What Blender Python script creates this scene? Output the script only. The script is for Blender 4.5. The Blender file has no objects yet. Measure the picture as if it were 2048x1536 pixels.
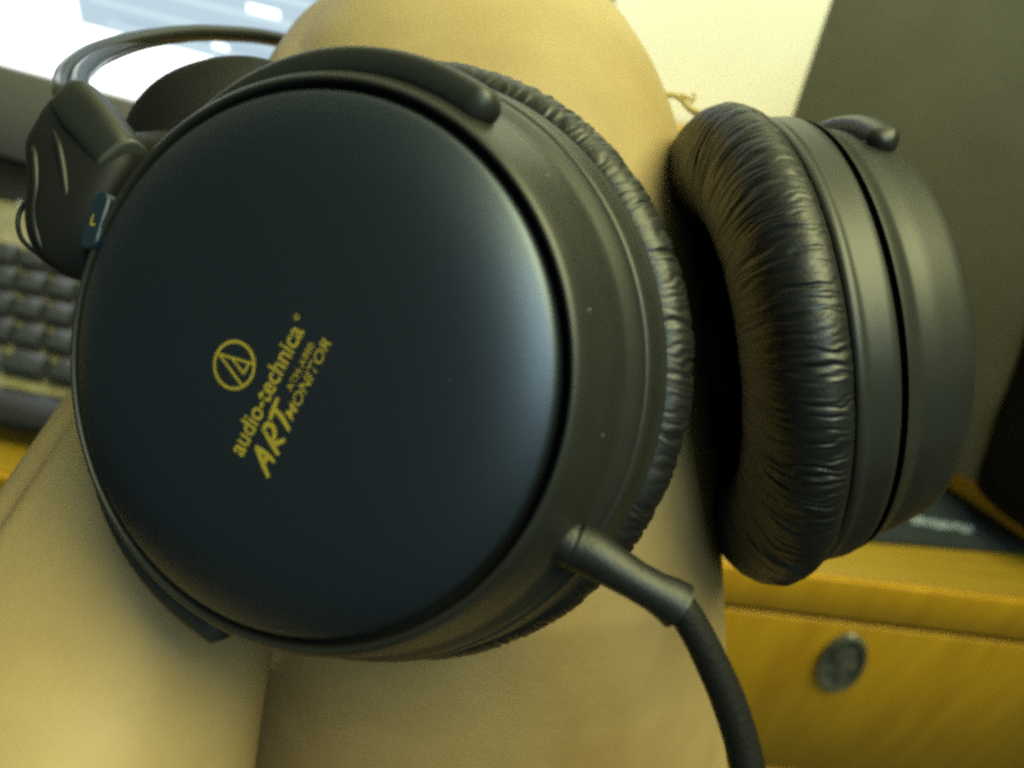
import bpy, bmesh, math, random
from mathutils import Vector, Matrix, noise
random.seed(7)
sc = bpy.context.scene
col = sc.collection
R = math.radians

# ------------------------------------------------------------------ camera
F = 1773.0                      # focal length in photo pixels (photo 2048 x 1536)
CAM = Vector((0, 0, 1.15))
MC = Matrix.Translation(CAM) @ (Matrix.Rotation(R(45), 4, 'X') @ Matrix.Rotation(R(7), 4, 'Z'))
cam = bpy.data.cameras.new('camera')
cam.sensor_width = 36
cam.lens = 36 * F / 2048
cam.clip_start = 0.005
cam.clip_end = 60
cam.dof.use_dof = True
cam.dof.focus_distance = 0.157
cam.dof.aperture_fstop = 13.5
co = bpy.data.objects.new('camera', cam)
col.objects.link(co)
co.matrix_world = MC
sc.camera = co

def C(x, y, z):                 # hand-held metres: right, down, away from the lens -> world
    return MC @ Vector((x, -y, -z))
def at(px, py, d):
    return C((px - 1024) / F * d, (py - 768) / F * d, d)
def on_z(px, py, z):
    d = at(px, py, 1) - CAM
    return CAM + d * ((z - CAM.z) / d.z)
def on_plane(px, py, p, n):
    d = at(px, py, 1) - CAM
    return CAM + d * ((p - CAM).dot(n) / d.dot(n))

# ------------------------------------------------------------------ light
w = bpy.data.worlds.new('World')
sc.world = w
w.use_nodes = True
bg = w.node_tree.nodes['Background']
bg.inputs[0].default_value = (0.40, 0.60, 0.50, 1)
bg.inputs[1].default_value = 0.21

def area(name, loc, target, size, power, color, sy=None):
    l = bpy.data.lights.new(name, 'AREA')
    l.shape = 'RECTANGLE'
    l.size = size
    l.size_y = sy or size
    l.energy = power
    l.color = color
    o = bpy.data.objects.new(name, l)
    col.objects.link(o)
    o.location = loc
    o.rotation_euler = (Vector(target) - Vector(loc)).to_track_quat('-Z', 'Y').to_euler()
    return o
area('ceiling_light', (0.70, 0.10, 2.25), (0, 0.35, 0.9), 1.1, 36, (0.95, 0.97, 0.46), 0.8)
l_ = bpy.data.lights.new('wall_fill', 'SPOT')          # added unseen spot to brighten the wall
l_.energy = 78; l_.color = (0.90, 1.0, 0.72); l_.spot_size = R(52); l_.spot_blend = 0.8; l_.shadow_soft_size = 0.12
lo_ = bpy.data.objects.new('wall_fill', l_); col.objects.link(lo_)
lo_.location = (0.02, 0.08, 1.85)
lo_.rotation_euler = (Vector((0.20, 0.755, 0.98)) - Vector(lo_.location)).to_track_quat('-Z', 'Y').to_euler()
area('window_light', C(0.40, -0.16, -0.95), C(0, 0, 0.15), 0.34, 5.2, (0.66, 0.92, 1.0), 0.60)
sc.view_settings.view_transform = 'Standard'
sc.view_settings.look = 'None'
sc.view_settings.exposure = -0.08
sc.cycles.max_bounces = 6
sc.cycles.pixel_filter_type = 'BLACKMAN_HARRIS'
sc.cycles.filter_width = 3.1
sc.cycles.use_denoising = False

# ------------------------------------------------------------------ materials
def mat(name, base, rough=0.5, metal=0.0, var=0.0, vscale=20, bump=0.0, bscale=200, spec=0.5, sheen=0, col2=None, stretch=None, coat=0, sss=0, emis=None, estr=0):
    m = bpy.data.materials.new(name)
    m.use_nodes = True
    nt = m.node_tree
    b = nt.nodes['Principled BSDF']
    b.inputs['Base Color'].default_value = (*base, 1)
    b.inputs['Roughness'].default_value = rough
    b.inputs['Metallic'].default_value = metal
    b.inputs['Specular IOR Level'].default_value = spec
    b.inputs['Coat Weight'].default_value = coat
    if sss:
        b.inputs['Subsurface Weight'].default_value = sss
        b.inputs['Subsurface Radius'].default_value = (1, .5, .25)
        b.inputs['Subsurface Scale'].default_value = 0.004
    if emis:
        b.inputs['Emission Color'].default_value = (*emis, 1)
        b.inputs['Emission Strength'].default_value = estr
    tc = nt.nodes.new('ShaderNodeTexCoord')
    src = tc.outputs['Object']
    if stretch:
        mp = nt.nodes.new('ShaderNodeMapping')
        mp.inputs['Scale'].default_value = stretch
        nt.links.new(src, mp.inputs[0])
        src = mp.outputs[0]
    if var or col2:
        n = nt.nodes.new('ShaderNodeTexNoise')
        n.inputs['Scale'].default_value = vscale
        n.inputs['Detail'].default_value = 6
        n.inputs['Roughness'].default_value = 0.6
        nt.links.new(src, n.inputs['Vector'])
        cr = nt.nodes.new('ShaderNodeValToRGB')
        cr.color_ramp.elements[0].position = 0.3
        cr.color_ramp.elements[1].position = 0.7
        c2 = col2 or tuple(c * (1 - var) for c in base)
        cr.color_ramp.elements[0].color = (*c2, 1)
        cr.color_ramp.elements[1].color = (*(base if col2 else tuple(min(1, c * (1 + var * .6)) for c in base)), 1)
        nt.links.new(n.outputs['Fac'], cr.inputs[0])
        nt.links.new(cr.outputs[0], b.inputs['Base Color'])
    if bump:
        n2 = nt.nodes.new('ShaderNodeTexNoise')
        n2.inputs['Scale'].default_value = bscale
        n2.inputs['Detail'].default_value = 4
        nt.links.new(src, n2.inputs['Vector'])
        bp = nt.nodes.new('ShaderNodeBump')
        bp.inputs['Strength'].default_value = bump
        bp.inputs['Distance'].default_value = 0.0006
        nt.links.new(n2.outputs['Fac'], bp.inputs['Height'])
        nt.links.new(bp.outputs[0], b.inputs['Normal'])
    return m

M = {}
M['skin'] = mat('skin', (0.42, 0.31, 0.145), 0.55, col2=(0.26, 0.168, 0.068), vscale=11, bump=0.14, bscale=700, sss=0, spec=0.3)
M['cover'] = mat('satin_black_metal', (0.068, 0.080, 0.106), 0.42, metal=0.97, bump=0.03, bscale=2500, spec=0.5)
M['plastic'] = mat('matte_black_plastic', (0.016, 0.0165, 0.0145), 0.42, bump=0.04, bscale=3000, var=.25, vscale=60)
M['darkplastic'] = mat('black_plastic', (0.010, 0.010, 0.009), 0.35, bump=0.1, bscale=2500)
M['groove'] = mat('groove_shade_black', (0.002, 0.002, 0.002), 0.8, spec=.1)
M['leather'] = mat('black_leatherette', (0.0045, 0.0045, 0.0045), 0.44, bump=0.12, bscale=1500, var=.3, vscale=100, spec=.6)
M['mesh'] = mat('black_mesh_cloth', (0.004, 0.004, 0.004), 0.95, bump=0.6, bscale=2000, spec=.1)
M['gold'] = mat('gold_print', (0.36, 0.275, 0.028), 0.55, var=.15, vscale=400)
M['blue'] = mat('blue_badge', (0.007, 0.018, 0.036), 0.4)
M['rod'] = mat('dark_steel_rod', (0.055, 0.058, 0.055), 0.3, metal=.8)
M['rubber'] = mat('black_rubber', (0.008, 0.008, 0.007), 0.46, bump=.15, bscale=1500)
M['cable'] = mat('black_cable_rubber', (0.006, 0.006, 0.005), 0.6, bump=.3, bscale=1500, spec=.3)
M['band'] = mat('tan_rubber_band', (0.42, 0.31, 0.11), 0.6, var=.2, vscale=300)
M['wall'] = mat('cream_wall_paint', (0.86, 0.86, 0.80), 0.8, var=.04, vscale=8, bump=.2, bscale=120)
M['wood'] = mat('varnished_pine', (0.46, 0.275, 0.012), 0.42, col2=(0.35, 0.20, 0.009), vscale=9, stretch=(1, 12, 12), bump=.15, bscale=30, coat=.1)
M['wood_bright'] = mat('varnished_pine_brightened', (0.82, 0.43, 0.014), 0.5, col2=(0.62, 0.30, 0.010), vscale=9, stretch=(9, 9, 1), bump=.15, bscale=30, coat=.1)  # same pine with brighter colour, making up for weak light on upright faces
M['panel'] = mat('taupe_laminate', (0.145, 0.138, 0.085), 0.6, var=.12, vscale=30, bump=.2, bscale=400)
M['grille'] = mat('dark_speaker_cloth', (0.02, 0.019, 0.012), 0.9, var=.3, vscale=200, bump=.6, bscale=900)
M['mat'] = mat('dark_mouse_mat', (0.016, 0.024, 0.024), 0.75, var=.3, vscale=100, bump=.3, bscale=900)
M['matprint'] = mat('pale_print', (0.34, 0.40, 0.42), 0.7, var=.5, vscale=150)
M['bezel'] = mat('warm_grey_bezel', (0.30, 0.27, 0.24), 0.5, var=.05, vscale=30)
M['kbase'] = mat('olive_keyboard_plate', (0.27, 0.235, 0.12), 0.5, var=.3, vscale=80)
M['key'] = mat('dark_grey_key', (0.035, 0.037, 0.042), 0.26, var=.25, vscale=60)
M['pull'] = mat('aged_bronze', (0.17, 0.165, 0.12), 0.5, metal=.2, var=.75, vscale=110, bump=.5, bscale=300)
M['floor'] = mat('dark_floor', (0.05, 0.045, 0.035), 0.6, var=.2, vscale=10)
def emit(name, c, s):
    m = bpy.data.materials.new(name); m.use_nodes = True
    nt = m.node_tree; nt.nodes.clear()
    e = nt.nodes.new('ShaderNodeEmission'); o = nt.nodes.new('ShaderNodeOutputMaterial')
    e.inputs[0].default_value = (*c, 1); e.inputs[1].default_value = s
    nt.links.new(e.outputs[0], o.inputs[0]); return m
M['s_white'] = emit('screen_white', (0.93, 1.0, 1.0), 2.6)
M['s_pale'] = emit('screen_pale_blue', (0.56, 0.72, 0.82), 1.0)
M['s_mid'] = emit('screen_grey_blue', (0.50, 0.66, 0.76), 1.0)
M['s_lite'] = emit('screen_light_blue', (0.72, 0.92, 0.98), 1.0)

# ------------------------------------------------------------------ mesh helpers
def mesh_obj(name, verts, faces, m, parent=None, M4=None, smooth=True, auto=None):
    me = bpy.data.meshes.new(name)
    me.from_pydata([tuple(v) for v in verts], [], faces)
    bm = bmesh.new(); bm.from_mesh(me)
    bmesh.ops.recalc_face_normals(bm, faces=bm.faces)
    bm.to_mesh(me); bm.free()
    if isinstance(m, list):
        for x in m: me.materials.append(x)
    else: me.materials.append(m)
    if smooth:
        me.polygons.foreach_set('use_smooth', [True] * len(me.polygons))
        if auto: me.set_sharp_from_angle(angle=R(auto))
    me.update()
    return link(name, me, parent, M4)
def link(name, me, parent=None, M4=None):
    o = bpy.data.objects.new(name, me)
    col.objects.link(o)
    if parent is not None: o.parent = parent
    if M4 is not None: o.matrix_local = M4
    return o
def empty(name, loc, label, cat, group=None, rot=None):
    o = bpy.data.objects.new(name, None)
    col.objects.link(o)
    o.empty_display_size = .02
    o.matrix_world = rot if rot is not None else Matrix.Translation(loc)
    o['label'] = label; o['category'] = cat
    if group: o['group'] = group
    return o
def lathe(prof, seg=160, closed=False, disp=None):
    vs, fs = [], []
    n = len(prof)
    for i in range(seg):
        a = 2 * math.pi * i / seg
        for j, (r, z) in enumerate(prof):
            dr, dz = disp(a, j, r, z) if disp else (0, 0)
            vs.append(((r + dr) * math.cos(a), (r + dr) * math.sin(a), z + dz))
    for i in range(seg):
        k = (i + 1) % seg
        for j in range(n - 1 + (1 if closed else 0)):
            l = (j + 1) % n
            fs.append((i * n + j, k * n + j, k * n + l, i * n + l))
    return vs, fs
def cap_profile(prof):          # a profile that starts on the axis: keep a tiny radius
    return [(max(r, 0.00005), z) for r, z in prof]
def catmull(pts, n=8, closed=False):
    P = [Vector(p) for p in pts]; out = []
    m = len(P)
    rng = range(m if closed else m - 1)
    for i in rng:
        p0 = P[(i - 1) % m] if closed or i > 0 else 2 * P[0] - P[1]
        p1 = P[i]; p2 = P[(i + 1) % m]
        p3 = P[(i + 2) % m] if closed or i + 2 < m else 2 * P[-1] - P[-2]
        for k in range(n):
            t = k / n
            out.append(0.5 * ((2 * p1) + (-p0 + p2) * t + (2 * p0 - 5 * p1 + 4 * p2 - p3) * t * t + (-p0 + 3 * p1 - 3 * p2 + p3) * t ** 3))
    if not closed: out.append(P[-1])
    return out
def sweep(path, rad, seg=14, sect=None, closed=False, up=None):
    """tube along path; rad = float or list; sect(angle)->(a,b) multipliers"""
    n = len(path); vs, fs = [], []
    T = []
    for i in range(n):
        a = path[(i - 1) % n] if closed or i > 0 else path[0]
        b = path[(i + 1) % n] if closed or i < n - 1 else path[-1]
        T.append((b - a).normalized())
    u = (up or T[0].orthogonal()).copy()
    for i in range(n):
        u = (u - T[i] * u.dot(T[i])).normalized()
        v = T[i].cross(u)
        r = rad[i] if isinstance(rad, (list, tuple)) else rad
        for k in range(seg):
            th = 2 * math.pi * k / seg
            a, b = sect(th) if sect else (math.cos(th), math.sin(th))
            vs.append(path[i] + u * (a * r) + v * (b * r))
    m = n if closed else n - 1
    for i in range(m):
        j = (i + 1) % n
        for k in range(seg):
            l = (k + 1) % seg
            fs.append((i * seg + k, i * seg + l, j * seg + l, j * seg + k))
    if not closed:
        fs.append(tuple(range(seg))[::-1])
        fs.append(tuple(range((n - 1) * seg, n * seg)))
    return vs, fs
def box_mesh(name, size, m, bevel=0.002, seg=2, taper=None):
    me = bpy.data.meshes.new(name)
    bm = bmesh.new()
    bmesh.ops.create_cube(bm, size=1)
    for v in bm.verts:
        v.co.x *= size[0]; v.co.y *= size[1]; v.co.z *= size[2]
        if taper and v.co.z > 0: v.co.x *= taper; v.co.y *= taper
    if bevel:
        bmesh.ops.bevel(bm, geom=bm.edges[:] , offset=bevel, segments=seg, profile=.5, affect='EDGES')
    bm.to_mesh(me); bm.free()
    me.materials.append(m)
    me.polygons.foreach_set('use_smooth', [True] * len(me.polygons))
    me.set_sharp_from_angle(angle=R(35))
    return me
def box(name, size, center, m, parent=None, bevel=0.002, rot=None, taper=None):
    me = box_mesh(name, size, m, bevel, taper=taper)
    return link(name, me, parent, Matrix.Translation(center) @ (rot or Matrix()))
def frame(o, x, y, z):
    m = Matrix((x, y, z)).transposed().to_4x4(); m.translation = o
    return m
def tagkind(o, k): o['kind'] = k

# ------------------------------------------------------------------ the setting
WALL_Y = 0.755
mesh_obj_floor = mesh_obj('floor', [(-3, -2, 0), (3, -2, 0), (3, WALL_Y + .1, 0), (-3, WALL_Y + .1, 0)], [(0, 1, 2, 3)], M['floor'], smooth=False)
tagkind(mesh_obj_floor, 'structure')
wl = box('wall', (6, .1, 2.6), (0, WALL_Y + .05, 1.3), M['wall'], bevel=0)
tagkind(wl, 'structure')

# ------------------------------------------------------------------ desk
DZ = 0.76
EY = on_z(1500, 1128, DZ).y
desk = empty('desk', (0, EY, 0), 'yellow varnished pine desk with a bronze pull on its drawer', 'desk')
TH = 0.037
def loc(v): return Vector(v) - Vector((0, EY, 0))
dd = WALL_Y - EY - .004
box('desktop', (1.9, dd, TH), loc((0, EY + dd / 2, DZ - TH / 2)), M['wood'], desk, bevel=0.0025)
gap = 0.0056
box('edge_strip', (1.9, .003, TH - .0012), loc((0, EY - .0016, DZ - TH / 2)), M['wood_bright'], desk, bevel=0.0006)
dr_y = EY - 0.0028
box('gap_shade_strip', (1.86, .012, gap + .0006), loc((0, EY - .0012 + .006, DZ - TH - gap / 2)), M['groove'], desk, bevel=0)  # black strip put in for the shade line between slab and drawers
# carcass behind the drawers
box('carcass', (1.8, dd - .05, .66), loc((0, EY + .03 + (dd - .05) / 2, DZ - TH - .002 - .33)), M['groove'], desk, bevel=0)
dcx = [(-0.62, .60), (0.385, 0.82)]
drawers = []
for cx_, wd in [(-0.385, .70), (0.385, .83)]:
    d_ = box('drawer_front', (wd, .018, .20), loc((cx_, dr_y + .009, DZ - TH - gap - .10)), M['wood_bright'], desk, bevel=.0015)
    drawers.append(d_)
for cx_, wd in [(-0.385, .70), (0.385, .83)]:
    box('drawer_front', (wd, .018, .30), loc((cx_, dr_y + .009, DZ - TH - gap * 2 - .20 - .15)), M['wood_bright'], desk, bevel=.0015)
# bronze pull: oval rim with a sunk embossed plate, on the drawer front plane
pn = Vector((0, -1, 0)); pp = Vector((0, dr_y, 0))
pc = on_plane(1682, 1325, pp, pn)
pa = on_plane(1720, 1276, pp, pn) - pc      # conjugate half axes of the oval
pb = on_plane(1649, 1299, pp, pn) - pc
vs, fs = [], []
prof = [(1.0, 0.0), (1.0, .0012), (.95, .0019), (.88, .0020), (.82, .0012), (.80, .0003), (.70, .0003), (.45, .0006), (.25, .0014), (.12, .0019), (.01, .002)]
for i in range(64):
    a = 2 * math.pi * i / 64
    for r, h in prof:
        hh = h * 1.3 + .0009 * noise.noise(Vector((r * 3 * math.cos(a) * 2, r * 3 * math.sin(a) * 2, 1))) * (r < .8)
        if .3 < r < .75: hh += .0016 * max(0, math.sin(a * 5 + r * 3))
        vs.append(pc + pa * (r * math.cos(a)) + pb * (r * math.sin(a)) + pn * (hh + .0002) - Vector((0, EY, 0)))
n = len(prof)
for i in range(64):
    for j in range(n - 1):
        k = (i + 1) % 64
        fs.append((i * n + j, k * n + j, k * n + j + 1, i * n + j + 1))
pull = mesh_obj('drawer_pull', vs, fs, M['pull'], desk)
vs, fs = [], []
rp = [(1.06, .0002), (1.05, .0018), (1.00, .0031), (.93, .0033), (.88, .0022), (.87, .0010)]
for i in range(72):
    a = 2 * math.pi * i / 72
    for r, h in rp:
        vs.append(pc + pa * (r * math.cos(a)) + pb * (r * math.sin(a)) + pn * h - Vector((0, EY, 0)))
for i in range(72):
    for j in range(5):
        k = (i + 1) % 72
        fs.append((i * 6 + j, k * 6 + j, k * 6 + j + 1, i * 6 + j + 1))
mesh_obj('pull_rim', vs, fs, mat('worn_bronze_rim', (.26, .25, .17), .4, metal=.5, var=.3, vscale=200), pull, Matrix())

# ------------------------------------------------------------------ monitor
zb = 0.86
A = on_z(0, 125, zb); B = on_z(240, 190, zb)
hx = (B - A); hx.z = 0; hx.normalize()
ny = Vector((0, 0, 1)).cross(hx)            # away from viewer
upv = (Vector((0, 0, 1)) * math.cos(R(6)) + ny * math.sin(R(6))).normalized()
nn = hx.cross(upv)                           # towards the viewer
if nn.dot(CAM - A) < 0: nn = -nn
# right edge of the bezel passes photo pixel (1215, 10)
q = on_plane(1216, 12, A, nn) - A
wr = q.dot(hx)
SW, SH, BZ = 0.43, 0.27, 0.018
sx1 = wr - BZ; sx0 = sx1 - SW
MF = frame(A, hx, upv, nn)
mon = empty('monitor', A, 'flat monitor with a glowing white and pale blue screen behind the knee', 'monitor', rot=MF)
# screen print: white page left, pale window with ruled rows right
us = on_plane(215, 40, A, nn); us = (us - A).dot(hx)
cols = [sx0, us - .002]
vs, fs, mi = [], [], []
def quad(x0, y0, x1, y1, z, k, sk=0):
    b = len(vs)
    vs.extend([(x0, y0, z), (x1, y0, z), (x1 + sk, y1, z), (x0 + sk, y1, z)])
    fs.append((b, b + 1, b + 2, b + 3)); mi.append(k)
quad(sx0, 0, sx1, SH, 0, 0)
rnd = random.Random(3)
y = on_plane(400, 108, A, nn); y0 = (y - A).dot(upv)
quad(us - .02, y0, sx1 - .012, SH - .01, .0004, 1)
yy = y0 + .004
k = 0
while yy < SH - .02:
    h = .0035 + .004 * rnd.random()
    quad(us + .0 - .01 * (k % 3), yy, sx1 - .02, yy + h * .45, .0006, 3)
    if k % 3 == 0: quad(us + .01, yy + h * .7, sx1 - .05, yy + h * 1.6, .0008, 2)
    x = us - .012 + .03 * rnd.random()
    for t in range(4):
        l = .006 + .016 * rnd.random()
        if rnd.random() < .28: quad(x, yy + h * .55, x + l, yy + h * 1.25, .0010, 0)
        x += l + .01 + .02 * rnd.random()
    yy += h + .007; k += 1
quad(sx0, -.0, us - .03, .001, .0005, 0)
for t in range(5):
    quad(us - .065 + .006 * t, SH * .30 + .014 * t, us - .04 + .008 * t, SH * .30 + .014 * t + .006, .0006, 3)
so = mesh_obj('screen', vs, fs, [M['s_white'], M['s_pale'], M['s_mid'], M['s_lite']], mon, smooth=False)
for p, k in zip(so.data.polygons, mi): p.material_index = k
def bz(x0, y0, x1, y1, name='bezel'):
    return box(name, (x1 - x0, y1 - y0, .022), ((x0 + x1) / 2, (y0 + y1) / 2, -.008), M['bezel'], mon, bevel=.002)
BB = 0.069
bz(sx0 - BZ, -BB, sx1 + BZ, 0)
bz(sx0 - BZ, SH, sx1 + BZ, SH + BZ)
bz(sx0 - BZ, 0, sx0, SH); bz(sx1, 0, sx1 + BZ, SH)
box('rear_case', (SW + .01, SH + .03, .04), ((sx0 + sx1) / 2, SH / 2 - .01, -.04), M['bezel'], mon, bevel=.006)
# dark pedestal standing on the desk under the bezel
MI = MF.inverted()
S0 = on_z(10, 462, DZ)
zt = (MF @ Vector((0, -BB, 0))).z
pedc = Vector(A) + hx * (-.06); pedc = S0 + hx * (-.04 + .0)
ped_rot = frame(Vector((0, 0, 0)), hx, ny, Vector((0, 0, 1)))
hh = zt - DZ - .004
pm = box_mesh('pedestal', (.34, .11, hh), M['darkplastic'], .003)
link('pedestal', pm, mon, MI @ (Matrix.Translation(S0 + hx * .06 + ny * .056 + Vector((0, 0, hh / 2 + .001))) @ ped_rot))
bp_ = S0; bt = on_plane(40, 410, S0, -ny)
vs, fs = lathe(cap_profile([(0, .0022), (.0016, .002), (.0024, .001), (.0026, 0)]), 24)
mesh_obj('power_button', vs, fs, M['s_lite'] if False else mat('silver_button', (.55, .58, .62), .3, metal=.6), mon,
         MI @ (Matrix.Translation(bt) @ frame(Vector((0, 0, 0)), hx, Vector((0, 0, 1)), -ny)))

# ------------------------------------------------------------------ keyboard
KA = on_z(0, 800, .782); KB = on_z(160, 832, .782)
kx = KB - KA; kx.z = 0; kx.normalize()
ky = Vector((0, 0, 1)).cross(kx)
org = Vector((KA.x, KA.y, DZ + .001))
KF = frame(org, kx, ky, Vector((0, 0, 1)))
kb = empty('keyboard', org, 'dark keyboard with grey keys lying on the desk left of the leg', 'keyboard', rot=KF)
x0, x1 = -.30, .135
side = [(0, 0), (0, .012), (.003, .016), (.016, .0175), (.150, .030), (.156, .029), (.158, 0)]
vs = [(x, a, b) for x in (x0, x1) for a, b in side]
n = len(side)
fs = [tuple(range(n))[::-1], tuple(range(n, 2 * n))] + [(i, (i + 1) % n, n + (i + 1) % n, n + i) for i in range(n)]
mesh_obj('base_plate', vs, fs, M['kbase'], kb, smooth=False)
lip = box_mesh('wrist_edge', (x1 - x0 + .002, .026, .0185), M['darkplastic'], .004)
link('wrist_edge', lip, kb, Matrix.Translation(((x0 + x1) / 2, .0005, .0098)))
kmesh = {}
def key(wd, x, row):
    if wd not in kmesh:
        kmesh[wd] = box_mesh('key', (wd, .0155, .0085), M['key'], .0012, taper=.84)
    yv = .026 + row * .0195
    zv = .0175 + (yv - .016) / (.134) * .0125 + .0045
    link('key', kmesh[wd], kb, Matrix.Translation((x + wd / 2, yv, zv)) @ Matrix.Rotation(R(5.3 + row * .8), 4, 'X'))
layout = [
    [.024, .020, .024, .098, .024, .024, .024, .0165, .0165, .0165],
    [.040] + [.0165] * 10 + [.044, .0165],
    [.030] + [.0165] * 11 + [.036, .0165, .0165],
    [.026] + [.0165] * 12 + [.026, .0165, .0165],
    [.0165] * 13 + [.036, .0165, .0165]]
for r_, row in enumerate(layout):
    x = x1 - .012
    for wd in reversed(row):
        x -= wd
        if x > x0 + .002: key(wd, x, r_ + (.25 if r_ == 5 else 0))
        x -= .0026

# ------------------------------------------------------------------ shelf board, speaker, mouse mat
zB = DZ + .026
b0 = on_z(1880, 968, DZ + .005); b1 = on_z(2048, 1080, DZ + .005)
bx = (b1 - b0); bx.z = 0; bx.normalize()
byy = Vector((0, 0, 1)).cross(bx)
BF = frame(Vector((b0.x, b0.y, DZ + .0055)), bx, byy, Vector((0, 0, 1)))
me = box_mesh('shelf_board', (.36, .24, .0245), M['wood_bright'], .0022)
me2 = link('shelf_board', me, None, BF @ Matrix.Translation((.36 / 2 - .004, .12, .0245 / 2)))
me2['label'] = 'thick yellow pine board lying askew under the tall dark speaker'; me2['category'] = 'board'
zt = DZ + .0055 + .0245 + .0006
C1 = on_z(1972, 985, zt)
fn = -byy
C0 = on_plane(1580, 235, C1, fn); C0 = Vector((C0.x, C0.y, zt))
ln = (C1 - C0).length
SPW = .30
SF = frame(Vector((C0.x, C0.y, zt)), bx, byy, Vector((0, 0, 1)))
sp = empty('speaker', C0, 'tall taupe speaker cabinet standing on the pine board at right', 'speaker', rot=SF)
# cabinet: left side panel face seen, cloth front turned to the right
vsq = 0.42
box('cabinet', (.42, .20, vsq), (.21, .10, vsq / 2), M['panel'], sp, bevel=.002)
# black form added for the soft shade in front of the cabinet
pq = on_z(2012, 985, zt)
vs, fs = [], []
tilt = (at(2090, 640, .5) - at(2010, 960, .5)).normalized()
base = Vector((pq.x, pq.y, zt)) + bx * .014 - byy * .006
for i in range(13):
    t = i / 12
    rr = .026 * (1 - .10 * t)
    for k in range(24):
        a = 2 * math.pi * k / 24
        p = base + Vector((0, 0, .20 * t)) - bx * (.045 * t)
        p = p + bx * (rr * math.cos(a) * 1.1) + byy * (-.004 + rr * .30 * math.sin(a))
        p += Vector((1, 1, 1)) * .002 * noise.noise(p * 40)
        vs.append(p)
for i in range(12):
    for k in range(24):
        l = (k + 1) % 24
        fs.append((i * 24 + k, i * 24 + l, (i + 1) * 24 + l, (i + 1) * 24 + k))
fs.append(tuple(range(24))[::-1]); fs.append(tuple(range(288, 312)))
po = mesh_obj('shade_form', vs, fs, mat('shade_black', (.006, .006, .004), .95, spec=.1, bump=.3, bscale=600))
po['label'] = 'added black form for the soft shade at the right edge, before the taupe speaker'
po['category'] = 'shade_form'
# mouse mat
m0 = on_z(1700, 1078, DZ + .003); m1 = on_z(2048, 1107, DZ + .003)
mx = (m1 - m0); mx.z = 0; mx.normalize(); my = Vector((0, 0, 1)).cross(mx)
MM = frame(Vector((m0.x, m0.y, DZ + .0004)), mx, my, Vector((0, 0, 1)))
mm = empty('mouse_mat', m0, 'dark green mat with a pale line of print between desk edge and board', 'mouse mat', rot=MM)
box('cloth', (.30, .22, .004), (.13, .11, .002), M['mat'], mm, bevel=.001)
MMi = MM.inverted()
vs, fs = [], []
rnd = random.Random(5)
pA = MMi @ on_z(1822, 1040, DZ + .0046); pB = MMi @ on_z(1945, 1058, DZ + .0046)
dv = pB - pA
for i in range(13):
    t0 = i / 13; t1 = t0 + .062
    h = .0017 + .0014 * rnd.random(); o_ = .0007 * rnd.uniform(-1, 1)
    b = len(vs)
    q0 = pA + dv * t0; q1 = pA + dv * t1
    vs += [(q0.x, q0.y - h + o_, .0044), (q1.x, q1.y - h + o_, .0044), (q1.x + .0006, q1.y + h + o_, .0044), (q0.x + .0006, q0.y + h + o_, .0044)]
    fs.append((b, b + 1, b + 2, b + 3))
mesh_obj('print', vs, fs, M['matprint'], mm, smooth=False)

# ------------------------------------------------------------------ the leg (one continuous mesh)
def interp(tab, y):
    if y <= tab[0][0]: return tab[0][1:]
    for a, b in zip(tab, tab[1:]):
        if y <= b[0]:
            t = (y - a[0]) / (b[0] - a[0])
            return tuple(p + (q - p) * t for p, q in zip(a[1:], b[1:]))
    return tab[-1][1:]
def smooth_tab(tab, n):
    P = catmull([Vector((t[0], t[1], t[2])) for t in tab], n)
    D = [interp([(t[0], t[3], t[4]) for t in tab], p.x) for p in P]
    return [(p.x, p.y, p.z, d[0], d[1]) for p, d in zip(P, D)]
def tube(tab, seg, mod=None):
    vs, fs = [], []
    for (yp, xl, xr, D, sq) in tab:
        aL = math.atan((xl - 1024) / F); aR = math.atan((xr - 1024) / F)
        r = D * math.sin((aR - aL) / 2); ac = (aR + aL) / 2
        cx_, cz = D * math.sin(ac), D * math.cos(ac)
        yy = (yp - 768) / F * cz
        for k in range(seg):
            th = 2 * math.pi * k / seg
            m_ = 1 + (mod(th, yp) if mod else 0)
            vs.append(C(cx_ + r * m_ * math.cos(th), yy, cz + r * m_ * sq * math.sin(th)))
    n = len(tab)
    for i in range(n - 1):
        for k in range(seg):
            l = (k + 1) % seg
            fs.append((i * seg + k, i * seg + l, (i + 1) * seg + l, (i + 1) * seg + k))
    fs.append(tuple(range(seg))[::-1]); fs.append(tuple(range((n - 1) * seg, n * seg)))
    return vs, fs
thigh = [(-122, 930, 985, .250, 1), (-112, 870, 1045, .250, 1), (-85, 800, 1105, .249, 1), (-40, 745, 1155, .247, 1), (0, 708, 1190, .246, 1), (60, 640, 1243, .243, 1), (150, 575, 1302, .240, 1), (230, 550, 1338, .237, 1),
         (320, 530, 1366, .233, .97), (500, 490, 1396, .226, .93), (700, 450, 1416, .221, .88), (950, 430, 1440, .217, .84), (1150, 430, 1451, .226, .86), (1300, 455, 1456, .242, .90), (1536, 440, 1458, .258, .90), (1800, 400, 1466, .262, .9), (2100, 390, 1480, .27, .9)]
calf = [(-40, 760, 1140, .250, 1), (0, 712, 1160, .248, .98), (55, 628, 1170, .246, .95), (110, 565, 1165, .243, .93), (300, 440, 1080, .232, .9), (520, 305, 940, .222, .9), (740, 166, 790, .216, .92), (966, 0, 680, .210, .95), (1200, -170, 580, .200, .98), (1290, -232, 550, .196, 1), (1400, -300, 534, .193, 1), (1536, -390, 515, .191, 1), (1800, -560, 490, .203, 1), (2100, -700, 470, .205, 1)]
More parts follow.
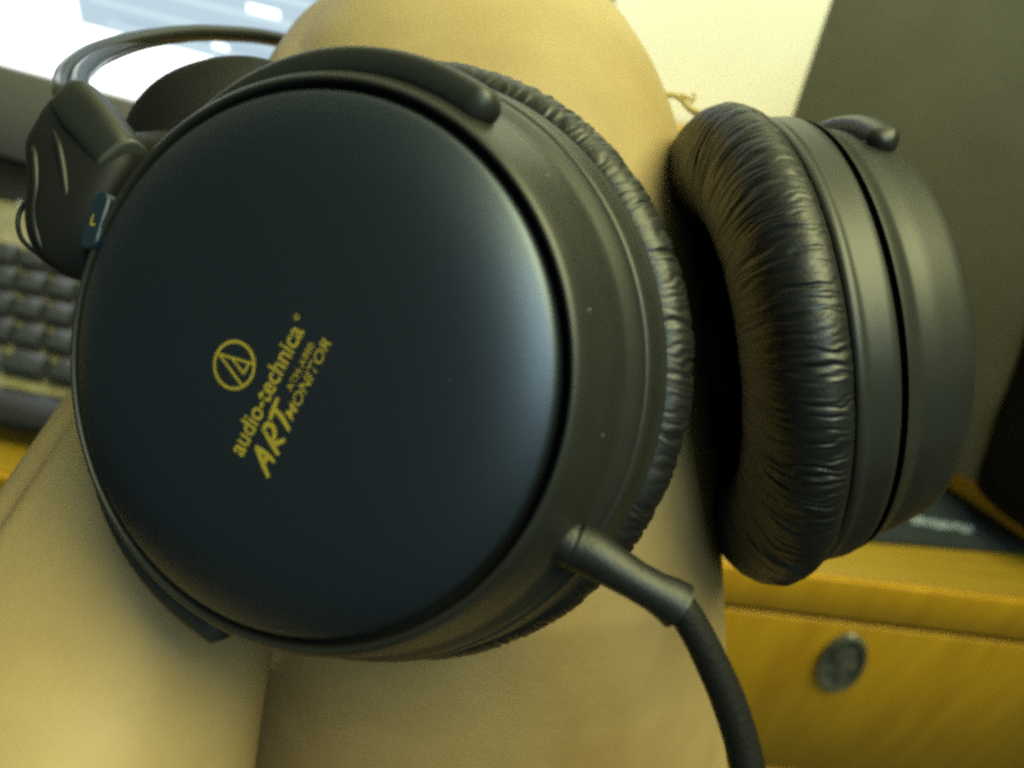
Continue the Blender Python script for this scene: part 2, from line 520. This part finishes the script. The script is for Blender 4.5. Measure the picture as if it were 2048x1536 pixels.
def calf_mod(th, yp):
    # tendon groove along the shin side, fading towards the knee
    s = max(0, min(1, (yp - 560) / 250)) * max(0, min(1, (1500 - yp) / 400))
    def g(c, w_): 
        d = (th - c + math.pi) % (2 * math.pi) - math.pi
        return math.exp(-(d / w_) ** 2)
    cgr = R(226) 
    return s * (-.055 * g(cgr, .09) + .030 * g(cgr - .22, .11) + .022 * g(cgr + .20, .09))
v1, f1 = tube(smooth_tab(thigh, 5), 96)
v2, f2 = tube(smooth_tab(calf, 5), 120, calf_mod)
nv = len(v1)
me = bpy.data.meshes.new('person')
me.from_pydata([tuple(v) for v in v1 + v2], [], f1 + [tuple(i + nv for i in f) for f in f2])
bm = bmesh.new(); bm.from_mesh(me); bmesh.ops.recalc_face_normals(bm, faces=bm.faces)
bmesh.ops.triangulate(bm, faces=[f for f in bm.faces if len(f.verts) > 4]); bm.to_mesh(me); bm.free()
tmp = bpy.data.objects.new('person_build', me); col.objects.link(tmp)
md = tmp.modifiers.new('r', 'REMESH'); md.mode = 'VOXEL'; md.voxel_size = .0014; md.adaptivity = 0
ms = tmp.modifiers.new('s', 'SMOOTH'); ms.factor = .5; ms.iterations = 3
dg = bpy.context.evaluated_depsgraph_get()
me2 = bpy.data.meshes.new_from_object(tmp.evaluated_get(dg))
bpy.data.objects.remove(tmp)
me2.name = 'person'
me2.materials.clear(); me2.materials.append(M['skin'])
me2.polygons.foreach_set('use_smooth', [True] * len(me2.polygons))
person = link('person', me2)
person['label'] = 'bare bent leg, knee pointing at the desk, wearing the headphones round it'
person['category'] = 'person'

# ------------------------------------------------------------------ headphones
CL = Vector((-0.03157, -0.0026, 0.12572)); NL = Vector((-0.3217, 0.01675, -0.9467)).normalized()
CR = Vector((.06504, -.01024, .19913)); NR = Vector((.99094, -.12958, .03519)).normalized()
CR = CR + NR * .0177
XL = Vector((0.4726, -0.86355, -0.17587)); XL = (XL - NL * XL.dot(NL)).normalized(); YL = NL.cross(XL)
YR = Vector((0.06, -.5, .87)); YR = (YR - NR * YR.dot(NR)).normalized(); XR = YR.cross(NR)
def dirw(v): return MC.to_3x3() @ Vector((v.x, -v.y, -v.z))
FL = frame(C(*CL), dirw(XL), dirw(YL), dirw(NL))
FR = frame(C(*CR), dirw(XR), dirw(YR), dirw(NR))
hp = empty('headphones', FL.translation, 'black closed-back headphones with gold lettering, clamped round the knee', 'headphones')
HI = hp.matrix_world.inverted()
def tri(c): return c
# --- profiles (radius, height) in the cup's own frame, height 0 = cover rim
mm_ = .001
def bev(prof, r=.0004):         # round the corners of a profile
    P = [Vector((a, b, 0)) for a, b in prof]; out = [P[0]]
    for i in range(1, len(P) - 1):
        a = P[i - 1] - P[i]; b = P[i + 1] - P[i]
        d = min(r, a.length * .45, b.length * .45)
        p0 = P[i] + a.normalized() * d; p1 = P[i] + b.normalized() * d
        for t in (0, .33, .67, 1):
            out.append((1 - t) ** 2 * p0 + 2 * t * (1 - t) * P[i] + t * t * p1)
    out.append(P[-1])
    return [(p.x, p.y) for p in out]
def dome(r):                    # satin cover: almost flat, rolling over near the rim
    t = r / .0385
    return .0009 * (1 - t ** 2) + .0036 * (1 - t ** 5.5) - .0008
cov = [(.0001 + .0385 * (i / 60) , dome(.0385 * i / 60)) for i in range(61)]
cov += [(.0391, -.0012), (.0394, -.0022), (.0393, -.0034)]
house = bev([(.0360, -.0050), (.0402, -.0048), (.0405, -.0022), (.0410, -.0016), (.0418, -.0022), (.0426, -.0038), (.0446, -.0100), (.0453, -.0138), (.0462, -.0150), (.0470, -.0162), (.0474, -.0172)], .0012)
groove = [(.0473, -.0170), (.0452, -.0174), (.0452, -.0188), (.0476, -.0192)]
ring = bev([(.0455, -.0187), (.0478, -.0185), (.0484, -.0200), (.0487, -.0245), (.0494, -.0258), (.0492, -.0272), (.0470, -.0276)], .0006)
# leatherette pad: bulging torus with a sunk middle
padc = [(.0470, -.0274), (.0492, -.0277), (.0511, -.0289), (.0522, -.0309), (.0525, -.0332), (.0517, -.0361), (.0497, -.0387), (.0467, -.0406), (.0428, -.0420), (.0386, -.0428), (.0346, -.0425), (.0310, -.0410), (.0284, -.0380), (.0270, -.0338), (.0264, -.0290)]
P_ = catmull([Vector((a, b, 0)) for a, b in padc], 4)
padp = [(p.x, p.y) for p in P_]
def pad_disp(seed):
    rr = random.Random(seed)
    W = []
    for _ in range(900):
        big = rr.random() < .12
        W.append((rr.uniform(0, 2 * math.pi), rr.uniform(.006, .011) * (1.5 if big else 1), rr.uniform(.08, .60), rr.uniform(.10, .24), rr.uniform(.00008, .00019) * (1.7 if big else 1), rr.uniform(-.35, .35)))
    for _ in range(60):
        W.append((rr.uniform(0, 2 * math.pi), rr.uniform(.012, .022), rr.uniform(.5, 1.0), rr.uniform(.12, .3), rr.uniform(.00010, .0003), rr.uniform(-.4, .4)))
    n_ = len(padp); NC = 120
    cells = [[] for _ in range(NC)]
    for w_ in W:
        c = int(w_[0] / (2 * math.pi) * NC)
        for k in (-2, -1, 0, 1, 2): cells[(c + k) % NC].append(w_)
    def f(a, j, r, z):
        s = j / n_
        d = 0
        wob = .008 * math.sin(s * 21 + a * 31) + .004 * math.sin(s * 50 + a * 77)
        for (a0, wa, s0, ws, am, sl) in cells[int(a / (2 * math.pi) * NC) % NC]:
            da = (a - a0 - sl * .16 * (s - s0) + wob + math.pi) % (2 * math.pi) - math.pi
            q = abs(da) / wa
            if q < 3:
                e = math.exp(-((s - s0) / ws) ** 2 * 2)
                d -= am * math.exp(-q * q * 1.4) * e
                d += am * .30 * math.exp(-(q - 1.6) ** 2 * 2) * e
        env = math.sin(math.pi * min(1, max(0, s * 1.0 + .04))) ** .6
        d += .00030 * noise.noise(Vector((math.cos(a) * 9, math.sin(a) * 9, s * 4 + seed)))
        d *= env
        cx_, cz = .0400, -.0335
        vx, vz = r - cx_, z - cz
        L = math.hypot(vx, vz)
        return d * vx / L, d * vz / L
    return f
SHARED = {}
def make_cup(FM, seed, pad_shift=(0, 0)):
    """one side: ear_cup, yoke, ear_pad as parts of the headphones"""
    L4 = HI @ FM
    v, f = lathe(house, 200); cup = mesh_obj('ear_cup', v, f, M['plastic'], hp, L4)
    I = Matrix()
    v, f = lathe(cov, 200); cv = mesh_obj('cover_plate', v, f, M['cover'], cup, I)
    v, f = lathe(groove, 128); mesh_obj('groove', v, f, M['groove'], cup, I)
    v, f = lathe(ring, 200); mesh_obj('mounting_ring', v, f, M['plastic'], cup, I)
    PM = Matrix.Translation((pad_shift[0], pad_shift[1], 0))
    if 'pad' not in SHARED:
        v, f = lathe(padp, 1900, disp=pad_disp(seed)); pad = mesh_obj('ear_pad', v, f, M['leather'], hp, L4 @ PM); SHARED['pad'] = pad.data
    else: pad = link('ear_pad', SHARED['pad'], hp, L4 @ PM @ Matrix.Rotation(R(seed), 4, 'Z'))
    v, f = lathe(cap_profile([(0, -.0300), (.020, -.0298), (.0280, -.0295)]), 64); mesh_obj('driver_cloth', v, f, M['mesh'], pad, I)
    return cup, pad
cupL, padL = make_cup(FL, 3, (.0006, .0004))
cupR, padR = make_cup(FR, 11)

# yoke: C-shaped arm, +-100 degrees round the head-band side
def make_yoke(FM, a0=-100, a1=100, thin=0):
    path, rad = [], []
    for i in range(91):
        t = i / 90
        a = R(a0 + (a1 - a0) * t)
        r_ = .0447 - .0003 * thin * (1 - math.sin(a)) - .0016 * max(0, math.cos(a)) ** 2
        zc = -.0066 - .0046 * max(0, math.cos(a)) ** 2
        path.append(Vector((r_ * math.sin(a), r_ * math.cos(a), zc)))
        e = min(t, 1 - t) * (a1 - a0)
        k = 1.0
        if e < 1.6: k = .35 + .65 * math.sqrt(max(0, 1 - (1 - e / 1.6) ** 2))
        k *= 1 + .12 * max(0, 1 - e / 22)
        rad.append(.0024 * (1 - .05 * thin * (1 - math.sin(a))) * k)
    def sect(th):
        c, s = math.cos(th), math.sin(th)
        p = .65
        return (math.copysign(abs(c) ** p, c) * 1.15, math.copysign(abs(s) ** p, s) * 1.0)
    v, f = sweep(path, rad, 20, sect, up=Vector((0, 0, 1)))
    y = mesh_obj('yoke', v, f, M['plastic'], hp, HI @ FM, auto=60)
    for a in (a0 + 4, a1 - 4):
        vs, fs = lathe(cap_profile([(0, .0008), (.0012, .0007), (.0016, 0), (.0016, -.003)]), 20)
        a = R(a)
        ctr = Vector((.0440 * math.sin(a), .0440 * math.cos(a), -.009))
        zz = Vector((math.sin(a), math.cos(a), 0)); xx = Vector((0, 0, 1)).cross(zz)
        mesh_obj('pivot_pin', vs, fs, M['darkplastic'], y, frame(ctr, xx, zz.cross(xx), zz))
    return y
make_yoke(FL, thin=1)
make_yoke(FR)

# hub: tapered bracket between rods and yoke, built in the cup frame
def loft(secs, seg=32, p=.6):
    """secs: (center, ax, ay) with half-size vectors; super-elliptic sections"""
    vs, fs = [], []
    for c, a, b in secs:
        for k in range(seg):
            th = 2 * math.pi * k / seg
            x, y_ = math.cos(th), math.sin(th)
            x = math.copysign(abs(x) ** p, x); y_ = math.copysign(abs(y_) ** p, y_)
            vs.append(c + a * x + b * y_)
    n_ = len(secs)
    for i in range(n_ - 1):
        for k in range(seg):
            l = (k + 1) % seg
            fs.append((i * seg + k, i * seg + l, (i + 1) * seg + l, (i + 1) * seg + k))
    fs.append(tuple(range(seg))[::-1]); fs.append(tuple(range((n_ - 1) * seg, n_ * seg)))
    return vs, fs
RIB = mat('worn_grey_plastic', (.010, .010, .008), .5)
def hubL():
    # dark block behind the yoke carrying the side badge, built from its place in front of the desk
    rows = [(194, 112, 190), (204, 103, 205), (225, 90, 225), (250, 78, 250), (275, 64, 275), (300, 58, 290), (340, 62, 290), (380, 66, 272), (430, 61, 246), (475, 66, 220), (510, 82, 205), (535, 112, 196), (552, 145, 190), (560, 160, 180)]
    rows = [(p.x, p.y, p.z) for p in catmull([Vector(r_) for r_ in rows], 3)]
    secs = []
    for (y_, xl, xr) in rows:
        d = .1515 - .003 * (y_ - 194) / 360; k = d / F
        c = Vector((((xl + xr) / 2 - 1024) * k, (y_ - 768) * k, d))
        a_ = Vector(((xr - xl) / 2 * k, 0, -(xr - xl) / 2 * k * .12))
        t = max(.15, math.sin(math.pi * min(1, max(0, (y_ - 185) / 385))) ** .5)
        secs.append((C(*c), dirw(a_), dirw(Vector((0, 0, .0062 * t)))))
    v, f = loft(secs, 48, .6)
    mesh_obj('slider_block', [p - hp.location for p in v], f, mat('dull_black_plastic', (.006, .006, .006), .6, spec=.3), hp)
    # sleeve the rods run into, widening to a flat lower-right end
    pth = [(146, 188, .1500, 26), (149, 192, .1498, 36), (156, 202, .1494, 43), (180, 236, .1484, 50), (212, 276, .1476, 50), (237, 308, .1470, 48), (241, 313, .1470, 47), (242.5, 315, .1470, 43)]
    path = [at(a, b, c) for a, b, c, _ in pth]
    rad = [r_ * c / F for _, _, c, r_ in pth]
    def sq(th):
        c, s_ = math.cos(th), math.sin(th)
        return math.copysign(abs(c) ** .62, c), math.copysign(abs(s_) ** .62, s_)
    v, f = sweep(path, rad, 40, sq)
    slv = mesh_obj('rod_sleeve', [p - hp.location for p in v], f, M['plastic'], hp, auto=50)
    tdir = (path[-1] - path[-4]).normalized()
    pth2 = [path[-1] - tdir * .0008, path[-1] + tdir * .0001, path[-1] + tdir * .0009, path[-1] + tdir * .0012]
    v, f = sweep(pth2, [44 * .1447 / F, 48.5 * .1447 / F, 48 * .1447 / F, 43 * .1447 / F], 40, sq)
    mesh_obj('sleeve_rim', [p - hp.location for p in v], f, mat('grey_rim_plastic', (.05, .055, .05), .35), slv, Matrix(), auto=50)
    for nm, pth in (('side_rib', [(66, 290, .1470, 3), (70, 310, .1458, 7), (74, 370, .1452, 8), (70, 430, .1450, 8), (78, 480, .1450, 7), (90, 505, .1455, 3)]),
                    ('side_rib', [(108, 262, .1460, 3), (118, 290, .1447, 7), (127, 335, .1443, 8), (133, 380, .1440, 7), (137, 415, .1440, 3)])):
        path = catmull([at(a, b, c) for a, b, c, _ in pth], 4)
        rad = [interp([(i, p[3] * p[2] / F) for i, p in enumerate(pth)], k / 4)[0] for k in range(len(path))]
        v, f = sweep(path, rad, 12)
        mesh_obj(nm, [p - hp.location for p in v], f, RIB, hp)
    # badge
    a = at(209, 384, .1396); b = at(174, 498, .1388)
    yv = (a - b); L_ = yv.length; yv.normalize()
    nv_ = dirw(Vector((-.45, .05, -.89)).normalized()); xv = yv.cross(nv_).normalized(); nv_ = xv.cross(yv)
    BFm = frame((a + b) / 2, xv, yv, nv_)
    hw = .0019
    hl = L_ / 2 
    out = []
    for k in range(40):
        th = 2 * math.pi * k / 40
        out.append((hw * math.cos(th), (hl - hw) * (1 if math.sin(th) > 0 else -1) + hw * math.sin(th)))
    vs, fs = [], []
    for sc_, z in ((1, -.009), (1, 0), (.85, .0003)):
        vs += [(x * sc_, y_ * (1 if sc_ == 1 else .97), z) for x, y_ in out]
    for i in range(2):
        for k in range(40):
            l = (k + 1) % 40
            fs.append((i * 40 + k, i * 40 + l, (i + 1) * 40 + l, (i + 1) * 40 + k))
    fs.append(tuple(range(80, 120)))
    bo = mesh_obj('side_badge', vs, fs, M['blue'], hp, HI @ BFm, auto=40)
    vs, fs = [], []
    for (ax0, ay0, bx0, by0) in ((-.0004, .0008, -.0004, -.0008), (-.0004, -.0008, .0006, -.0008)):
        add_stroke(vs, fs, [(ax0, ay0), (bx0, by0)], .00018, lambda r: .0004)
    mesh_obj('side_letter', vs, fs, M['gold'], bo, Matrix())

# strokes on a surface
def add_stroke(vs, fs, pts, wd, zf, taper=False, n_=10):
    P = catmull([Vector((x, y, 0)) for x, y in pts], n_) if len(pts) > 2 else [Vector((*pts[0], 0)).lerp(Vector((*pts[1], 0)), t / 6) for t in range(7)]
    b = len(vs); m = len(P)
    for i, p in enumerate(P):
        t = (P[min(i + 1, m - 1)] - P[max(i - 1, 0)]).normalized()
        q = Vector((-t.y, t.x, 0))
        wv = wd * (1 if not taper else (.62 + .55 * math.sin(math.pi * (.15 + .8 * i / (m - 1)))))
        for s in (1, -1):
            e = p + q * wv * s
            vs.append((e.x, e.y, zf(math.hypot(e.x, e.y))))
    for i in range(m - 1):
        fs.append((b + 2 * i, b + 2 * i + 1, b + 2 * i + 3, b + 2 * i + 2))
hubL()

# right hub (mostly hidden by the far cup)
v, f = loft([(Vector((0, .047, -.011)), Vector((.006, 0, 0)), Vector((0, 0, .003))), (Vector((0, .052, -.012)), Vector((.012, 0, 0)), Vector((0, 0, .006))), (Vector((0, .062, -.016)), Vector((.011, 0, 0)), Vector((0, 0, .007))), (Vector((0, .074, -.024)), Vector((.008, 0, 0)), Vector((0, 0, .006))), (Vector((0, .078, -.027)), Vector((.004, 0, 0)), Vector((0, 0, .004)))], 32, .7)
mesh_obj('slider_block', v, f, M['darkplastic'], hp, HI @ FR)

# head-band rods, hub to hub, passing behind the knee
hubR = HI.inverted() @ (HI @ FR @ Vector((0, .074, -.024)))
rodA = [(150, 225, .150), (126, 190, .152), (124, 165, .158), (142, 132, .166), (200, 98, .180), (300, 73, .198), (430, 64, .218), (590, 84, .245), (800, 150, .31), (1050, 260, .345), (1300, 360, .35), (1450, 420, .325)]
rodB = [(190, 230, .148), (160, 195, .150), (157, 168, .156), (170, 140, .165), (215, 108, .181), (305, 80, .200), (432, 69, .221), (590, 90, .249), (800, 165, .318), (1050, 280, .352), (1300, 380, .356), (1450, 440, .33)]
for rd, off in ((rodA, Vector((0, 0, .002))), (rodB, Vector((0, 0, -.002)))):
    pts = [at(*p) for p in rd] + [Vector(hubR) + off]
    path = catmull(pts, 10)
    v, f = sweep(path, .00165, 14)
    mesh_obj('headband_rod', [p - hp.location for p in v], f, M['rod'], hp)

# support wing: padded oval paddle resting on the shin side of the knee
def wing():
    vs, fs = [], []
    u_ = (at(600, 250, .195) - at(300, 270, .178)).normalized()
    c = at(440, 262, .187)
    n_ = (CAM - c).normalized(); n_ = (n_ + dirw(Vector((-.25, -.35, 0)))).normalized()
    v_ = n_.cross(u_).normalized(); u_ = v_.cross(n_).normalized()
    rx, ry, tz = .0225, .0158, .0042
    N1, N2 = 64, 24
    for i in range(N2 + 1):
        ph = math.pi * i / N2 - math.pi / 2
        rr = abs(math.cos(ph)) ** .55 + .002; zz = math.copysign(abs(math.sin(ph)) ** 1.0, math.sin(ph))
        for k in range(N1):
            th = 2 * math.pi * k / N1
            x, y_ = math.cos(th), math.sin(th)
            x = math.copysign(abs(x) ** .85, x); y_ = math.copysign(abs(y_) ** .9, y_)
            bend = -.10 * (x * rr) ** 2 * .06
            vs.append(c + u_ * (rx * rr * x) + v_ * (ry * rr * y_) + n_ * (tz * zz + bend) - hp.location)
    for i in range(N2):
        for k in range(N1):
            l = (k + 1) % N1
            fs.append((i * N1 + k, i * N1 + l, (i + 1) * N1 + l, (i + 1) * N1 + k))
    mesh_obj('support_wing', vs, fs, M['cable'], hp)
    path = catmull([at(200, 300, .15), at(250, 300, .165), at(330, 290, .18), at(400, 280, .186)], 6)
    v, f = sweep(path, .003, 12)
    mesh_obj('wing_stem', [p - hp.location for p in v], f, M['darkplastic'], hp)
wing()

# specks of dust on the near cup's wall
for (px, py, zz_, sz) in ((1178, 620, -.0125, .00022), (1096, 350, -.0105, .00020), (1150, 405, -.0118, .00014), (1205, 870, -.0120, .00014), (760, 420, .0045, .00010), (900, 760, .0040, .00010)):
    for it in range(1):
        d_ = (at(px, py, 1) - CAM).normalized()
        L4i = FL.inverted()
        o_ = L4i @ CAM; dd_ = (L4i.to_3x3() @ d_)
        tb = None
        for k in range(2000):
            p = o_ + dd_ * (.09 + k * .00005)
            r_ = math.hypot(p.x, p.y)
            hsurf = dome(r_) if r_ < .0385 else None
            wall_r = .0426 + (.0446 - .0426) * ((-p.z - .0038) / .0062) if p.z < -.0038 else None
            if (hsurf is not None and p.z < hsurf) or (wall_r and r_ < wall_r): tb = p; break
        if tb is not None:
            rr_ = random.Random(px)
            vs = [tb + Vector((rr_.uniform(-1, 1), rr_.uniform(-1, 1), rr_.uniform(-1, 1))).normalized() * sz for _ in range(10)]
            bm = bmesh.new()
            for v_ in vs: bm.verts.new(v_)
            bmesh.ops.convex_hull(bm, input=bm.verts)
            me_ = bpy.data.meshes.new('dust_speck'); bm.to_mesh(me_); bm.free()
            me_.materials.append(M['bezel'])
            link('dust_speck', me_, cupL, Matrix())

# cable, strain relief
def cyl_path(name, pts, m, parent, seg=28, n_=8, auto=None):
    path = catmull([at(a, b, c) for a, b, c, _ in pts], n_)
    rad = [interp([(i, p[3] * p[2] / F) for i, p in enumerate(pts)], k / n_)[0] for k in range(len(path))]
    v, f = sweep(path, rad, seg)
    return mesh_obj(name, [p - hp.location for p in v], f, m, parent, auto=auto)
cyl_path('cable_boot', [(1098, 1070, .1285, 30), (1108, 1072, .1278, 44), (1128, 1080, .1272, 50), (1144, 1088, .1270, 50), (1150, 1090, .1270, 43)], M['rubber'], hp, n_=5)
cyl_path('strain_relief', [(1150, 1090, .1270, 44), (1156, 1093, .1269, 50), (1185, 1107, .1265, 48), (1225, 1132, .126, 44), (1270, 1160, .1258, 40), (1310, 1183, .1258, 41), (1340, 1200, .126, 47), (1356, 1211, .1262, 50), (1360, 1214, .1262, 44)], M['rubber'], hp, auto=60)
cyl_path('cable', [(1330, 1196, .1264, 30), (1362, 1216, .1264, 33), (1395, 1268, .127, 33), (1428, 1335, .128, 34), (1456, 1400, .129, 35), (1482, 1480, .130, 35), (1500, 1560, .131, 36), (1515, 1660, .133, 36), (1525, 1800, .136, 36), (1535, 2100, .145, 34), (1560, 2600, .165, 30), (1600, 3400, .21, 24)], M['cable'], hp)
# thin lead looping out of the left block
cyl_path('connecting_lead', [(92, 380, .156, 4), (52, 405, .158, 5), (36, 440, .158, 5), (44, 478, .157, 5), (75, 507, .155, 5), (108, 532, .153, 5), (140, 550, .152, 5), (175, 560, .150, 5)], M['rubber'], hp, seg=12)

# ---- gold print on the left cover
def surf(r): return dome(r) + .00006
def text_on(name, body, x0, x1, ybase, height, parent, shear=0, off=0.0, bold=0.0):
    cu = bpy.data.curves.new(name, 'FONT')
    cu.body = body; cu.size = 1; cu.shear = shear; cu.offset = bold; cu.fill_mode = 'BOTH'; cu.resolution_u = 3
    t = bpy.data.objects.new(name, cu); col.objects.link(t)
    dg = bpy.context.evaluated_depsgraph_get(); dg.update()
    me = bpy.data.meshes.new_from_object(t.evaluated_get(dg))
    bpy.data.objects.remove(t)
    xs = [v.co.x for v in me.vertices]; ys = [v.co.y for v in me.vertices]
    sx = (x1 - x0) / (max(xs) - min(xs)); sy = height / (max(ys) - min(min(ys), 0) if False else max(ys))
    mx_ = min(xs)
    for v in me.vertices:
        x = x0 + (v.co.x - mx_) * sx; y_ = ybase + v.co.y * sy
        v.co = Vector((x, y_, surf(math.hypot(x, y_))))
    me.materials.clear(); me.materials.append(M['gold'])
    o = link(name, me, parent, Matrix())
    return o
mmv = .001
text_on('brand_wordmark', 'audio-technica', -.0138, .0064, -.0018, .0027, cupL, shear=.0, bold=.013)
vs, fs = [], []
for rr_ in (.00034,):
    add_stroke(vs, fs, [(.0075 + rr_ * math.cos(t), .0002 + rr_ * math.sin(t)) for t in [i * math.pi / 6 for i in range(13)]], .00009, surf, n_=2)
mesh_obj('registered_mark', vs, fs, M['gold'], cupL, Matrix(), smooth=False)
text_on('model_lettering', 'ATH-A900', -.0018, .0056, -.00415, .00098, cupL, bold=.004)
text_on('monitor_lettering', 'MONITOR', -.0052, .0071, -.00625, .00155, cupL, shear=.25, bold=.004)
vs, fs = [], []
S_ = [[(-14.0, -6.8), (-12.6, -4.8), (-11.3, -2.9)], [(-11.3, -2.9), (-11.35, -5.0), (-11.6, -6.6)], [(-12.8, -5.1), (-11.3, -5.3)],
      [(-10.4, -6.6), (-9.5, -4.8), (-8.6, -2.8)], [(-8.9, -2.9), (-7.6, -3.0), (-7.5, -4.1), (-8.4, -4.8), (-9.8, -4.8)], [(-9.5, -4.8), (-9.0, -5.7), (-8.0, -6.5)],
      [(-6.9, -3.1), (-5.2, -2.85), (-3.5, -2.7)], [(-5.1, -2.9), (-5.7, -4.8), (-6.6, -6.5)]]
for s in S_: add_stroke(vs, fs, [(a * mmv, b * mmv) for a, b in s], .00030, surf, taper=True)
mesh_obj('art_lettering', vs, fs, M['gold'], cupL, Matrix(), smooth=False)
vs, fs = [], []
ec = (-3.2, 5.7)
add_stroke(vs, fs, [((ec[0] + 3.3 * math.cos(t)) * mmv, (ec[1] + 3.3 * math.sin(t)) * mmv) for t in [i * math.pi / 16 for i in range(33)]], .00021, surf, n_=3)
for s in [[(-3.1, 8.7), (-5.0, 3.2)], [(-3.1, 8.7), (-1.5, 3.1)], [(-2.5, 6.6), (-3.5, 3.6)], [(-3.5, 3.7), (-1.7, 3.7)]]:
    add_stroke(vs, fs, [(a * mmv, b * mmv) for a, b in s], .00017, surf)
mesh_obj('emblem', vs, fs, M['gold'], cupL, Matrix(), smooth=False)

# ------------------------------------------------------------------ rubber band between knee and far cup
def tp(pts, n_=6, seg=10):
    path = catmull([at(a, b, c) for a, b, c, _ in pts], n_)
    rad = [interp([(i, p[3] * p[2] / F) for i, p in enumerate(pts)], k / n_)[0] for k in range(len(path))]
    return sweep(path, rad, seg)
V_, F_ = [], []
for pts in ([(1200, 178, .236, 6), (1290, 184, .236, 6), (1330, 189, .236, 6), (1350, 191, .236, 6), (1366, 200, .236, 7), (1373, 211, .235, 6), (1388, 223, .234, 7), (1410, 230, .232, 7), (1440, 236, .23, 7), (1480, 250, .226, 6)],
            [(1350, 190, .2365, 4), (1366, 192, .2355, 4.5), (1380, 197, .235, 4), (1389, 197, .235, 3), (1390, 190, .235, 2.5), (1384, 186, .235, 2)],
            [(1372, 206, .2352, 3), (1382, 206, .235, 3), (1389, 200, .235, 2.5), (1392, 194, .235, 2)]):
    v, f = tp(pts); b = len(V_); V_ += v; F_ += [tuple(i + b for i in q_) for q_ in f]
rb = mesh_obj('rubber_band', V_, F_, M['band'])
rb['label'] = 'knotted tan rubber band stretched from the knee to the far ear cup'
rb['category'] = 'rubber band'
